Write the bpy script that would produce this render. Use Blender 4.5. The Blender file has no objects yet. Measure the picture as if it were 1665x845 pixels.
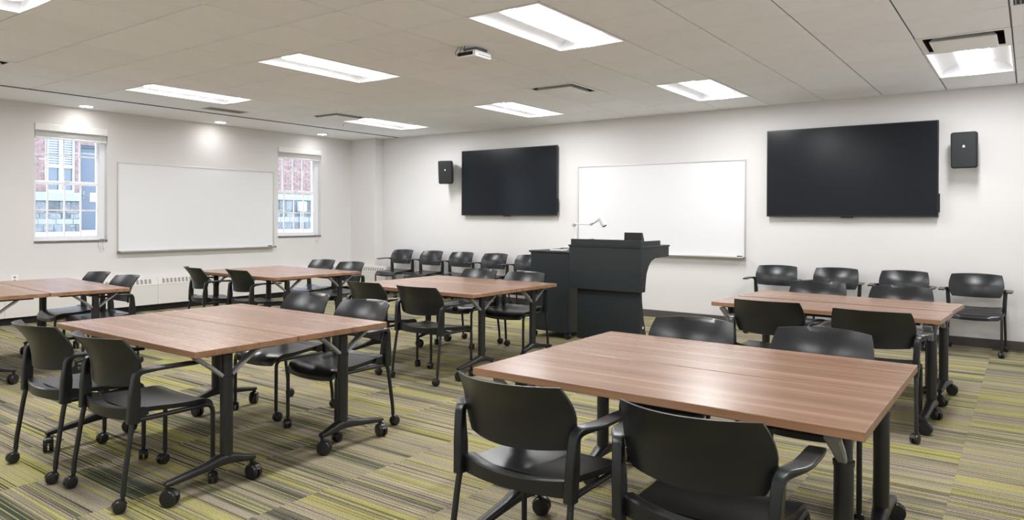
import bpy, bmesh, math, random
from mathutils import Vector, Matrix
random.seed(7)
C = bpy.context.scene
COL = C.collection
PI = math.pi

# ------------------------------------------------------------------ camera
YAW = math.radians(36.0946)
CAM_Z = 1.315
cd = bpy.data.cameras.new('camera')
cam = bpy.data.objects.new('camera', cd)
COL.objects.link(cam)
cd.sensor_fit = 'HORIZONTAL'
cd.sensor_width = 36.0
cd.lens = 36.0 * 1155.0 / 1665.0
cd.shift_y = -68.5 / 1665.0
cd.clip_start = 0.05
cam.matrix_world = (Matrix.Translation((0, 0, CAM_Z)) @ Matrix.Rotation(YAW, 4, 'Z')
                    @ Matrix.Rotation(PI / 2, 4, 'X') @ Matrix.Rotation(0.0051674, 4, 'Z'))
C.camera = cam

# ------------------------------------------------------------------ light, sky, exposure
C.view_settings.view_transform = 'Standard'
C.view_settings.look = 'None'
C.view_settings.exposure = 1.70
C.view_settings.gamma = 1.0
C.cycles.use_denoising = True
C.cycles.diffuse_bounces = 6
C.cycles.max_bounces = 12
C.cycles.sample_clamp_indirect = 6.0
SKY_COLOR = (0.74, 0.86, 1.0, 1)
SKY_STRENGTH = 2.55
LENS_STRENGTH = 23.0
DOWNLIGHT_W = 1.5
w = bpy.data.worlds.new('overcast_sky')
C.world = w
w.use_nodes = True
bg = w.node_tree.nodes['Background']
bg.inputs[0].default_value = SKY_COLOR
bg.inputs[1].default_value = SKY_STRENGTH

# ------------------------------------------------------------------ materials
def mat(name, color, rough=0.5, metal=0.0, spec=0.5, emit=None, strength=0.0):
    m = bpy.data.materials.new(name)
    m.use_nodes = True
    b = m.node_tree.nodes['Principled BSDF']
    b.inputs['Base Color'].default_value = (*color, 1)
    b.inputs['Roughness'].default_value = rough
    b.inputs['Metallic'].default_value = metal
    b.inputs['Specular IOR Level'].default_value = spec
    if emit:
        b.inputs['Emission Color'].default_value = (*emit, 1)
        b.inputs['Emission Strength'].default_value = strength
    return m

def nodes(m):
    return m.node_tree.nodes, m.node_tree.links, m.node_tree.nodes['Principled BSDF']

def noisy(m, scale, amount, bump=0.0, bump_scale=None, stretch=(1, 1, 1), obj_random=0.0):
    """multiply the base colour by gentle noise, optional fine bump"""
    N, L, b = nodes(m)
    tc = N.new('ShaderNodeTexCoord')
    mp = N.new('ShaderNodeMapping')
    mp.inputs['Scale'].default_value = stretch
    L.new(tc.outputs['Object'], mp.inputs['Vector'])
    no = N.new('ShaderNodeTexNoise')
    no.inputs['Scale'].default_value = scale
    no.inputs['Detail'].default_value = 4
    L.new(mp.outputs[0], no.inputs['Vector'])
    mr = N.new('ShaderNodeMapRange')
    mr.inputs[1].default_value = 0.3; mr.inputs[2].default_value = 0.7
    mr.inputs[3].default_value = 1 - amount; mr.inputs[4].default_value = 1 + amount
    L.new(no.outputs[0], mr.inputs[0])
    src = mr.outputs[0]
    if obj_random:
        oi = N.new('ShaderNodeObjectInfo')
        m2 = N.new('ShaderNodeMapRange')
        m2.inputs[3].default_value = 1 - obj_random; m2.inputs[4].default_value = 1 + obj_random
        L.new(oi.outputs['Random'], m2.inputs[0])
        mu = N.new('ShaderNodeMath'); mu.operation = 'MULTIPLY'
        L.new(src, mu.inputs[0]); L.new(m2.outputs[0], mu.inputs[1])
        src = mu.outputs[0]
    vm = N.new('ShaderNodeVectorMath'); vm.operation = 'SCALE'
    vm.inputs[0].default_value = b.inputs['Base Color'].default_value[:3]
    L.new(src, vm.inputs['Scale'])
    L.new(vm.outputs[0], b.inputs['Base Color'])
    if bump:
        n2 = N.new('ShaderNodeTexNoise')
        n2.inputs['Scale'].default_value = bump_scale or scale * 20
        L.new(mp.outputs[0], n2.inputs['Vector'])
        bp = N.new('ShaderNodeBump')
        bp.inputs['Strength'].default_value = bump
        bp.inputs['Distance'].default_value = 0.002
        L.new(n2.outputs[0], bp.inputs['Height'])
        L.new(bp.outputs[0], b.inputs['Normal'])
    return m

M = {}
M['wall'] = noisy(mat('wall_paint', (0.715, 0.70, 0.695), 0.85, spec=0.2), 1.5, 0.012, 0.05, 300)
M['ceiling_tile'] = noisy(mat('acoustic_tile', (0.91, 0.92, 0.96), 0.95, spec=0.1), 6, 0.015, 0.25, 500, obj_random=0.02)
M['ceiling_grid'] = mat('grid_paint', (0.15, 0.14, 0.135), 0.7)
M['plenum'] = mat('plenum_dark', (0.10, 0.095, 0.09), 0.9)
M['soffit'] = mat('soffit_paint', (0.90, 0.90, 0.92), 0.85, spec=0.2)
M['base'] = mat('rubber_baseboard', (0.075, 0.066, 0.062), 0.6)
M['white_metal'] = mat('white_metal', (0.86, 0.86, 0.86), 0.45)
M['reflector'] = mat('white_reflector', (0.74, 0.74, 0.755), 0.5)
M['lens'] = mat('lit_lens', (0.9, 0.9, 0.9), 0.5, emit=(0.98, 0.985, 1.0), strength=LENS_STRENGTH)
M['lens_side'] = mat('lens_basket_side', (0.9, 0.9, 0.9), 0.5, emit=(0.98, 0.985, 1.0), strength=0.30)
M['downlight'] = mat('lit_downlight', (0.9, 0.9, 0.9), 0.5, emit=(1.0, 0.98, 0.96), strength=14)
M['slot_dark'] = mat('dark_slot', (0.012, 0.012, 0.012), 0.7)
M['grille_grey'] = mat('grille_grey', (0.30, 0.295, 0.29), 0.6)
M['grille_dark'] = mat('gap_shade_grey', (0.16, 0.165, 0.175), 0.6)  # dark grey for the shade painted into the soffit gap
M['plastic'] = noisy(mat('charcoal_plastic', (0.0092, 0.0107, 0.0124), 0.30, spec=0.5), 3, 0.05, 0.12, 900)
M['seat'] = noisy(mat('black_seat_vinyl', (0.0085, 0.0094, 0.0108), 0.28, spec=0.5), 6, 0.05, 0.05, 600)
M['black_metal'] = mat('black_powdercoat', (0.014, 0.014, 0.015), 0.38)
M['rubber'] = mat('black_caster', (0.012, 0.012, 0.013), 0.32)
M['strut'] = mat('grey_strut', (0.36, 0.36, 0.37), 0.35, metal=0.25)
M['latch'] = mat('grey_latch', (0.16, 0.165, 0.165), 0.4)
M['alu'] = mat('aluminium', (0.62, 0.62, 0.62), 0.35, metal=0.8)
M['whiteboard'] = mat('whiteboard_enamel', (0.77, 0.775, 0.795), 0.28, spec=0.5)
M['screen'] = mat('dark_screen', (0.005, 0.0075, 0.0115), 0.22, spec=0.3)
M['bezel'] = mat('black_bezel', (0.008, 0.009, 0.010), 0.35)
M['speaker'] = noisy(mat('speaker_black', (0.009, 0.012, 0.014), 0.55), 400, 0.3)
M['lectern'] = noisy(mat('charcoal_laminate', (0.0135, 0.0185, 0.0215), 0.45), 200, 0.15)
M['radiator'] = mat('radiator_enamel', (0.72, 0.695, 0.67), 0.5)
M['vinyl'] = mat('white_vinyl', (0.88, 0.89, 0.92), 0.35)
M['blind'] = mat('blind_white', (0.80, 0.79, 0.78), 0.5)
M['granite'] = noisy(mat('speckled_granite', (0.16, 0.15, 0.14), 0.3), 160, 0.9)
M['paper'] = mat('white_plate', (0.85, 0.85, 0.84), 0.5)
M['ext_frame'] = mat('white_window_frame', (0.36, 0.37, 0.39), 0.5)
M['ext_pane'] = mat('dim_pane', (0.05, 0.065, 0.09), 0.08, spec=0.8)
M['brick'] = noisy(mat('red_brick', (0.19, 0.118, 0.108), 0.9), 9, 0.35)
M['mortar'] = mat('mortar', (0.36, 0.34, 0.34), 0.95)
M['stone'] = noisy(mat('split_stone', (0.135, 0.135, 0.14), 0.9), 18, 0.35, 0.6, 60, obj_random=0.35)
M['limestone'] = noisy(mat('limestone_band', (0.235, 0.235, 0.24), 0.85), 12, 0.06)
M['steel_door'] = mat('blue_grey_door', (0.085, 0.095, 0.125), 0.5)
M['concrete'] = noisy(mat('pale_concrete', (0.36, 0.36, 0.37), 0.9), 4, 0.05)

def glass_mat():
    m = bpy.data.materials.new('clear_glass'); m.use_nodes = True
    N, L = m.node_tree.nodes, m.node_tree.links
    N.clear()
    out = N.new('ShaderNodeOutputMaterial'); mix = N.new('ShaderNodeMixShader')
    tr = N.new('ShaderNodeBsdfTransparent'); gl = N.new('ShaderNodeBsdfGlossy'); fr = N.new('ShaderNodeFresnel')
    tr.inputs[0].default_value = (0.93, 0.96, 0.97, 1); gl.inputs['Roughness'].default_value = 0.02
    fr.inputs[0].default_value = 1.25
    L.new(fr.outputs[0], mix.inputs[0]); L.new(tr.outputs[0], mix.inputs[1]); L.new(gl.outputs[0], mix.inputs[2])
    L.new(mix.outputs[0], out.inputs[0])
    return m
M['glass'] = glass_mat()

def wood_mat(name, dark, mid, light, rough):
    """straight-grained walnut laminate, grain along local X"""
    m = mat(name, mid, rough, spec=0.5)
    N, L, b = nodes(m)
    tc = N.new('ShaderNodeTexCoord'); oi = N.new('ShaderNodeObjectInfo')
    off = N.new('ShaderNodeVectorMath'); off.operation = 'SCALE'; off.inputs[0].default_value = (7, 13, 3)
    L.new(oi.outputs['Random'], off.inputs['Scale'])
    add = N.new('ShaderNodeVectorMath'); add.operation = 'ADD'
    L.new(tc.outputs['Object'], add.inputs[0]); L.new(off.outputs[0], add.inputs[1])
    def streak(sx, sy, detail, rough_):
        mp = N.new('ShaderNodeMapping'); mp.inputs['Scale'].default_value = (sx, sy, sy)
        L.new(add.outputs[0], mp.inputs['Vector'])
        n = N.new('ShaderNodeTexNoise'); n.inputs['Scale'].default_value = 1.0
        n.inputs['Detail'].default_value = detail; n.inputs['Roughness'].default_value = rough_
        n.inputs['Distortion'].default_value = 0.15
        L.new(mp.outputs[0], n.inputs['Vector'])
        return n.outputs[0]
    a = streak(0.40, 17, 4, 0.6); c = streak(1.3, 120, 3, 0.6); d = streak(0.22, 34, 1.5, 0.5)
    mx = N.new('ShaderNodeMix'); mx.data_type = 'FLOAT'; mx.inputs[0].default_value = 0.30
    L.new(a, mx.inputs[2]); L.new(c, mx.inputs[3])
    cr = N.new('ShaderNodeValToRGB')
    e = cr.color_ramp.elements
    e[0].position = 0.34; e[0].color = (*dark, 1)
    e[1].position = 0.66; e[1].color = (*light, 1)
    k = cr.color_ramp.elements.new(0.5); k.color = (*mid, 1)
    L.new(mx.outputs[0], cr.inputs[0])
    ln = N.new('ShaderNodeMapRange')                         # sparse pale growth lines
    ln.inputs[1].default_value = 0.60; ln.inputs[2].default_value = 0.66; ln.inputs[3].default_value = 0; ln.inputs[4].default_value = 0.40
    L.new(d, ln.inputs[0])
    m3 = N.new('ShaderNodeMix'); m3.data_type = 'RGBA'
    L.new(ln.outputs[0], m3.inputs[0]); L.new(cr.outputs[0], m3.inputs[6]); m3.inputs[7].default_value = (*light, 1)
    L.new(m3.outputs[2], b.inputs['Base Color'])
    return m
M['wood'] = wood_mat('walnut_laminate', (0.178, 0.093, 0.056), (0.240, 0.132, 0.081), (0.355, 0.215, 0.142), 0.27)
M['edge'] = wood_mat('walnut_edge_band', (0.18, 0.09, 0.045), (0.26, 0.138, 0.074), (0.34, 0.19, 0.108), 0.4)

def carpet_mat():
    """striped carpet tile: stripes along world X, every tile cut from another stretch of the pattern"""
    m = mat('striped_carpet', (0.3, 0.25, 0.15), 0.97, spec=0.05)
    N, L, b = nodes(m)
    geo = N.new('ShaderNodeNewGeometry'); oi = N.new('ShaderNodeObjectInfo')
    off = N.new('ShaderNodeVectorMath'); off.operation = 'SCALE'; off.inputs[0].default_value = (31.0, 57.0, 0)
    L.new(oi.outputs['Random'], off.inputs['Scale'])
    add = N.new('ShaderNodeVectorMath'); add.operation = 'ADD'
    L.new(geo.outputs['Position'], add.inputs[0]); L.new(off.outputs[0], add.inputs[1])
    def ns(sx, sy, detail=2, rough=0.5):
        mp = N.new('ShaderNodeMapping'); mp.inputs['Scale'].default_value = (sx, sy, 1)
        L.new(add.outputs[0], mp.inputs['Vector'])
        n = N.new('ShaderNodeTexNoise'); n.inputs['Scale'].default_value = 1
        n.inputs['Detail'].default_value = detail; n.inputs['Roughness'].default_value = rough
        L.new(mp.outputs[0], n.inputs['Vector'])
        return n.outputs[0]
    def ramp(src, stops, interp='LINEAR'):
        cr = N.new('ShaderNodeValToRGB'); cr.color_ramp.interpolation = interp
        e = cr.color_ramp.elements
        e[0].position, e[0].color = stops[0][0], (*stops[0][1], 1)
        e[1].position, e[1].color = stops[-1][0], (*stops[-1][1], 1)
        for p, c in stops[1:-1]:
            k = e.new(p); k.color = (*c, 1)
        L.new(src, cr.inputs[0])
        return cr.outputs[0]
    def mix(fac, a, c, mode='MIX'):
        x = N.new('ShaderNodeMix'); x.data_type = 'RGBA'; x.blend_type = mode
        if isinstance(fac, float): x.inputs[0].default_value = fac
        else: L.new(fac, x.inputs[0])
        L.new(a, x.inputs[6]); L.new(c, x.inputs[7])
        return x.outputs[2]
    band = ns(0.25, 6.5, 3.0, 0.55)
    base = ramp(band, [(0.33, (0.058, 0.070, 0.050)), (0.385, (0.13, 0.122, 0.092)), (0.44, (0.270, 0.232, 0.178)),
                       (0.52, (0.320, 0.272, 0.205)), (0.57, (0.335, 0.300, 0.135)), (0.63, (0.355, 0.330, 0.098)),
                       (0.70, (0.29, 0.255, 0.18))])
    def dark_lines(sy, lo, hi, c_in, amount, wsc):
        ln = ramp(ns(0.22, sy, 1.0, 0.5), [(lo, (1, 1, 1)), (hi, (0, 0, 0))])
        wh = ramp(ns(0.35, wsc, 1), [(0.40, (0.12, 0.12, 0.12)), (0.55, (amount,) * 3)])
        mul = N.new('ShaderNodeMath'); mul.operation = 'MULTIPLY'
        L.new(ln, mul.inputs[0]); L.new(wh, mul.inputs[1])
        return mix(mul.outputs[0], c_in, dk.outputs[0])
    dk = N.new('ShaderNodeRGB'); dk.outputs[0].default_value = (0.055, 0.052, 0.042, 1)
    c1 = dark_lines(100, 0.415, 0.45, base, 1.0, 6.0)
    c1 = dark_lines(173, 0.42, 0.46, c1, 0.75, 4.3)
    line_lime = ramp(ns(0.2, 120, 1, 0.5), [(0.585, (0, 0, 0)), (0.62, (0.8, 0.8, 0.8))])
    lime = N.new('ShaderNodeRGB'); lime.outputs[0].default_value = (0.40, 0.385, 0.15, 1)
    c2 = mix(line_lime, c1, lime.outputs[0])
    sp = ns(210, 210, 2, 0.7)
    spk = ramp(sp, [(0.32, (0.40, 0.40, 0.40)), (0.68, (1.55, 1.55, 1.55))])
    c3 = mix(1.0, c2, spk, 'MULTIPLY')
    L.new(c3, b.inputs['Base Color'])
    bp = N.new('ShaderNodeBump'); bp.inputs['Strength'].default_value = 0.5; bp.inputs['Distance'].default_value = 0.003
    L.new(sp, bp.inputs['Height']); L.new(bp.outputs[0], b.inputs['Normal'])
    return m
M['carpet'] = carpet_mat()

# ------------------------------------------------------------------ builders
def link(name, me, parent=None, loc=(0, 0, 0), rz=0.0):
    o = bpy.data.objects.new(name, me)
    COL.objects.link(o)
    o.location = loc
    o.rotation_euler = (0, 0, rz)
    if parent is not None: o.parent = parent
    return o

def obj(name, bm, m, parent=None, loc=(0, 0, 0), rz=0.0, smooth=None):
    me = bpy.data.meshes.new(name)
    bmesh.ops.recalc_face_normals(bm, faces=bm.faces)
    bm.to_mesh(me); bm.free()
    for x in (m if isinstance(m, (list, tuple)) else [m]):
        me.materials.append(x)
    if smooth is not None:
        me.shade_smooth()
        try: me.set_sharp_from_angle(angle=math.radians(smooth))
        except Exception: pass
    return link(name, me, parent, loc, rz)

def thing(name, label, cat, loc=(0, 0, 0), rz=0.0, group=None):
    o = link(name, None, None, loc, rz)
    o.empty_display_size = 0.1
    return tag(o, label, cat, group)

def tag(o, label, cat, group=None):
    o['label'] = label; o['category'] = cat
    if group: o['group'] = group
    return o

def struct(o, label=None):
    o['kind'] = 'structure'
    o['category'] = o.name.split('_')[0]
    if label: o['label'] = label
    return o

def BM(): return bmesh.new()

def box(bm, a, b, bevel=0.0, seg=1):
    x0, y0, z0 = a; x1, y1, z1 = b
    v = [bm.verts.new(p) for p in ((x0, y0, z0), (x1, y0, z0), (x1, y1, z0), (x0, y1, z0),
                                   (x0, y0, z1), (x1, y0, z1), (x1, y1, z1), (x0, y1, z1))]
    f = [bm.faces.new([v[i] for i in q]) for q in ((0, 3, 2, 1), (4, 5, 6, 7), (0, 1, 5, 4), (1, 2, 6, 5), (2, 3, 7, 6), (3, 0, 4, 7))]
    if bevel:
        es = list({e for q in f for e in q.edges})
        bmesh.ops.bevel(bm, geom=es, offset=bevel, segments=seg, affect='EDGES', profile=0.5)
    return bm

def bx(a, b, bevel=0.0, seg=1): return box(BM(), a, b, bevel, seg)

def rings(bm, rs, cap=True, closed=True):
    vs = [[bm.verts.new(p) for p in r] for r in rs]
    n = len(rs[0])
    for a, b in zip(vs[:-1], vs[1:]):
        for i in range(n if closed else n - 1):
            j = (i + 1) % n
            bm.faces.new((a[i], a[j], b[j], b[i]))
    if cap and closed:
        bm.faces.new(vs[0][::-1]); bm.faces.new(vs[-1])
    return vs

def frames(path):
    P = [Vector(p) for p in path]
    T = []
    for i in range(len(P)):
        a = P[max(i - 1, 0)]; b = P[min(i + 1, len(P) - 1)]
        T.append((b - a).normalized())
    return P, T

def tube(bm, path, r, n=10):
    P, T = frames(path)
    up = Vector((1, 0, 0)) if abs(T[0].x) < 0.8 else Vector((0, 1, 0))
    rs = []
    for i, (p, t) in enumerate(zip(P, T)):
        u = (up - t * up.dot(t)).normalized(); v = t.cross(u); up = u
        rr = r[i] if isinstance(r, (list, tuple)) else r
        rs.append([p + (u * math.cos(k * 2 * PI / n) + v * math.sin(k * 2 * PI / n)) * rr for k in range(n)])
    rings(bm, rs)
    return bm

def bend(path, rad, k=4):
    """round the corners of a polyline"""
    P = [Vector(p) for p in path]; out = [P[0]]
    for a, b, c in zip(P[:-2], P[1:-1], P[2:]):
        d1 = (a - b); d2 = (c - b)
        r = min(rad, d1.length * 0.49, d2.length * 0.49)
        s = b + d1.normalized() * r; e = b + d2.normalized() * r
        for i in range(k + 1):
            t = i / k
            out.append(s * (1 - t) ** 2 + b * 2 * t * (1 - t) + e * t * t)
    out.append(P[-1])
    return out

def loft(bm, stations, n=12, power=0.55):
    """stations: (centre, half-vector u, half-vector v); rounded-rectangle section"""
    rs = []
    for c, u, v in stations:
        c, u, v = Vector(c), Vector(u), Vector(v)
        r = []
        for k in range(n):
            a = 2 * PI * (k + 0.5) / n
            ca, sa = math.cos(a), math.sin(a)
            r.append(c + u * math.copysign(abs(ca) ** power, ca) + v * math.copysign(abs(sa) ** power, sa))
        rs.append(r)
    rings(bm, rs)
    return bm

def cyl(bm, c, r, h, axis='z', n=16, r2=None, bevel=0.0):
    r2 = r if r2 is None else r2
    prof = [(r, -h / 2), (r2, h / 2)]
    if bevel:
        prof = [(r - bevel, -h / 2), (r, -h / 2 + bevel), (r2, h / 2 - bevel), (r2 - bevel, h / 2)]
    rs = []
    for rr, hh in prof:
        ring = []
        for k in range(n):
            a = 2 * PI * k / n
            x, y = rr * math.cos(a), rr * math.sin(a)
            p = {'z': (x, y, hh), 'x': (hh, x, y), 'y': (y, hh, x)}[axis]
            ring.append(Vector(c) + Vector(p))
        rs.append(ring)
    rings(bm, rs)
    return bm

def prism(bm, poly, d0, d1, axis='x'):
    """extrude a closed outline along an axis; poly in the two other axes (in order)"""
    def P(a, b, d):
        return {'x': (d, a, b), 'y': (a, d, b), 'z': (a, b, d)}[axis]
    r0 = [bm.verts.new(P(a, b, d0)) for a, b in poly]; r1 = [bm.verts.new(P(a, b, d1)) for a, b in poly]
    n = len(poly)
    for i in range(n):
        j = (i + 1) % n
        bm.faces.new((r0[i], r0[j], r1[j], r1[i]))
    bm.faces.new(r0[::-1]); bm.faces.new(r1)
    return bm

def dup(root, loc, rz, label=None, group=None):
    r = root.copy(); COL.objects.link(r); r.location = loc; r.rotation_euler = (0, 0, rz)
    if label: r['label'] = label
    if group: r['group'] = group
    for ch in list(root.children):
        c = ch.copy(); COL.objects.link(c); c.parent = r
        for g in list(ch.children):
            d = g.copy(); COL.objects.link(d); d.parent = c
    return r

# ------------------------------------------------------------------ room shell
XL, XR = -9.92, 1.10        # window wall, wall out of frame on the right
YB, YF = -0.95, 8.83        # wall behind the camera, screen wall
ZC = 2.70                  # ceiling height
ZT = 2.92                  # top of the walls (above the suspended ceiling)
T_ = 0.6096
GX, GY = -0.113, 0.1216    # origin of the ceiling grid
XS = -8.86                 # edge of the soffit along the window wall
CX0, CY0 = -9.282, 8.654   # corner of the boxed-out column

# floor: slab + carpet tiles
floor = struct(obj('floor', bx((XL - 0.2, YB - 0.2, -0.12), (XR + 0.2, YF + 0.2, -0.006)), M['base']), 'carpeted classroom floor in striped lime, taupe and dark green tiles')
tile_me = None
FX0, FY0 = -0.305, 0.35
def tile_mesh(name, sx, sy, z0, z1, m, ch):
    bm = BM()
    g = 0.0001
    rs = [[(x, y, z) for x, y in ((g + i, g + i), (sx - g - i, g + i), (sx - g - i, sy - g - i), (g + i, sy - g - i))] for i, z in ((0, z0), (0, z1 - ch), (ch, z1))]
    rings(bm, rs)
    me = bpy.data.meshes.new(name); bmesh.ops.recalc_face_normals(bm, faces=bm.faces); bm.to_mesh(me); bm.free()
    me.materials.append(m)
    return me
carpet_me = tile_mesh('carpet_tile', T_, T_, -0.006, 0.0, M['carpet'], 0.0003)
rest = BM(); n_tiles = 0
ix0 = math.floor((XL - FX0) / T_); ix1 = math.ceil((XR - FX0) / T_)
iy0 = math.floor((YB - FY0) / T_); iy1 = math.ceil((YF - FY0) / T_)
for i in range(ix0, ix1):
    for j in range(iy0, iy1):
        x0 = FX0 + i * T_; y0 = FY0 + j * T_
        xa, xb = max(x0, XL), min(x0 + T_, XR); ya, yb = max(y0, YB), min(y0 + T_, YF)
        if xb - xa < 0.03 or yb - ya < 0.03: continue
        cx, cy = (xa + xb) / 2, (ya + yb) / 2
        depth = -math.sin(YAW) * cx + math.cos(YAW) * cy
        side = abs(math.cos(YAW) * cx + math.sin(YAW) * cy)
        if depth > 2.6 and side < depth * 0.72 + 0.5 and n_tiles < 285:
            if xb - xa > T_ - 0.01 and yb - ya > T_ - 0.01:
                link('carpet_tile', carpet_me, floor, (x0, y0, 0))
            else:
                link('carpet_tile', tile_mesh('carpet_tile', xb - xa, yb - ya, -0.006, 0.0, M['carpet'], 0.0003), floor, (xa, ya, 0))
            n_tiles += 1
        else:
            box(rest, (xa, ya, -0.006), (xb, yb, 0))
o = obj('carpet_edge', rest, M['carpet'], floor); o['kind'] = 'stuff'

# walls
WIN = [(3.605, 4.465), (7.12, 7.985)]
WZ0, WZ1 = 0.985, 2.46
WT = 0.26
bm = BM()
ys = [YB] + [v for p in WIN for v in p] + [YF]
for k in range(0, len(ys), 2):
    box(bm, (XL - WT, ys[k], 0), (XL, ys[k + 1], ZT))
for a, b in WIN:
    box(bm, (XL - WT, a, 0), (XL, b, WZ0 - 0.012)); box(bm, (XL - WT, a, WZ1), (XL, b, ZT))
struct(obj('wall_left', bm, M['wall']), 'white wall on the left with two windows and a whiteboard')
struct(obj('wall_front', bx((XL - WT, YF, 0), (XR + 0.2, YF + 0.2, ZT)), M['wall']), 'white wall carrying both screens')
struct(obj('wall_right', bx((XR, YB, 0), (XR + 0.2, YF, ZT)), M['soffit']))
struct(obj('wall_back', bx((XL - WT, YB - 0.2, 0), (XR + 0.2, YB, ZT)), M['soffit']))
struct(obj('wall_corner', bx((XL, CY0, 0), (CX0, YF, ZC + 0.05)), M['wall']), 'boxed-out column in the far left room corner')

def baseboard(name, a, b):
    struct(obj(name, bx(a, b, 0.004), M['base']))
baseboard('baseboard_front', (CX0 + 0.002, YF - 0.012, 0.0), (XR, YF, 0.092))
baseboard('baseboard_left', (XL, YB, 0.0), (XL + 0.012, CY0 - 0.002, 0.092))
baseboard('baseboard_right', (XR - 0.012, YB, 0.0), (XR, YF - 0.014, 0.092))

# ceiling: slab, grid bars, tiles, soffit strip
ceiling = struct(obj('ceiling', bx((XL - WT, YB - 0.2, ZT), (XR + 0.2, YF + 0.2, ZT + 0.1)), M['plenum']), 'suspended ceiling of square off-white acoustic tiles')
obj('soffit', bx((XL, YB, ZC), (XS - 0.040, YF, ZC + 0.06), 0.003), M['soffit'], ceiling)
obj('edge_trim', bx((XS - 0.0395, YB, ZC - 0.005), (XS - 0.030, YF, ZC + 0.05)), M['grille_dark'], ceiling)  # dark strip standing in for the shade line of the soffit gap
obj('shadow_gap', bx((XS - 0.030, YB, ZC + 0.03), (XS, YF, ZC + 0.05)), M['plenum'], ceiling)
def cell(x, y): return round((x - GX) / T_), round((y - GY) / T_)
LIGHTS = []      # lower-left corner of each 2 x 4 ft troffer
for ly in (0.7312, 3.779, 6.827):
    for lx in (-8.038, -5.6, -3.161, -0.7226):
        LIGHTS.append((lx, ly))
LIGHTS = [(x, y) for x, y in LIGHTS if x + T_ <= XR]
PLAQUES = [(-4.380, 6.2176), (-8.038, 6.2176), (-0.7226, 6.2176), (-4.380, 1.9504), (-8.038, 1.9504), (-0.7226, 1.9504)]
GRILLE = [(-0.113, 4.998)]
taken = set()
for x, y in LIGHTS:
    i, j = cell(x, y); taken |= {(i, j), (i, j + 1)}
for x, y in PLAQUES + GRILLE: taken.add(cell(x, y))
SLOT = (-8.62, 4.99, -8.36, 5.57)
def ceil_tile_mesh(sx, sy):
    bm = BM(); g = 0.006
    rs = [[(x, y, z) for x, y in ((g + i, g + i), (sx - g - i, g + i), (sx - g - i, sy - g - i), (g + i, sy - g - i))] for i, z in ((0, 0.016), (0, 0.003), (0.0025, 0.0))]
    rings(bm, rs)
    me = bpy.data.meshes.new('ceiling_tile'); bmesh.ops.recalc_face_normals(bm, faces=bm.faces); bm.to_mesh(me); bm.free()
    me.materials.append(M['ceiling_tile'])
    return me
full_tile = ceil_tile_mesh(T_, T_)
rest = BM(); nt = 0
jx0 = math.floor((XS - GX) / T_); jx1 = math.ceil((XR - GX) / T_)
jy0 = math.floor((YB - GY) / T_); jy1 = math.ceil((YF - GY) / T_)
for i in range(jx0, jx1):
    for j in range(jy0, jy1):
        if (i, j) in taken: continue
        x0 = GX + i * T_; y0 = GY + j * T_
        xa, xb = max(x0, XS), min(x0 + T_, XR); ya, yb = max(y0, YB), min(y0 + T_, YF)
        if xb - xa < 0.02 or yb - ya < 0.02: continue
        cx, cy = (xa + xb) / 2, (ya + yb) / 2
        depth = -math.sin(YAW) * cx + math.cos(YAW) * cy
        side = abs(math.cos(YAW) * cx + math.sin(YAW) * cy)
        if depth > 3.9 and side < depth * 0.72 + 0.5 and nt < 290:
            if xb - xa > T_ - 0.01 and yb - ya > T_ - 0.01:
                link('ceiling_tile', full_tile, ceiling, (x0, y0, ZC))
            else:
                link('ceiling_tile', ceil_tile_mesh(xb - xa, yb - ya), ceiling, (xa, ya, ZC))
            nt += 1
        else:
            box(rest, (xa + .004, ya + .004, ZC), (xb - .004, yb - .004, ZC + 0.016))
o = obj('ceiling_tile_field', rest, M['ceiling_tile'], ceiling); o['kind'] = 'stuff'
bm = BM()
for i in range(jx0 + 1, jx1):
    x = GX + i * T_
    box(bm, (x - 0.007, YB, ZC + 0.0095), (x + 0.007, YF, ZC + 0.02))
mids = {(cell(x, y)[0], cell(x, y)[1] + 1) for x, y in LIGHTS}
for j in range(jy0 + 1, jy1):
    y = GY + j * T_
    for i in range(jx0, jx1):
        if (i, j) in mids: continue          # a troffer spans two cells: no bar across it
        xa, xb = max(GX + i * T_ + 0.007, XS), min(GX + (i + 1) * T_ - 0.007, XR)
        if xb - xa > 0.01: box(bm, (xa, y - 0.007, ZC + 0.0105), (xb, y + 0.007, ZC + 0.02))
o = obj('ceiling_grid', bm, M['ceiling_grid'], ceiling); o['kind'] = 'stuff'

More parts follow.
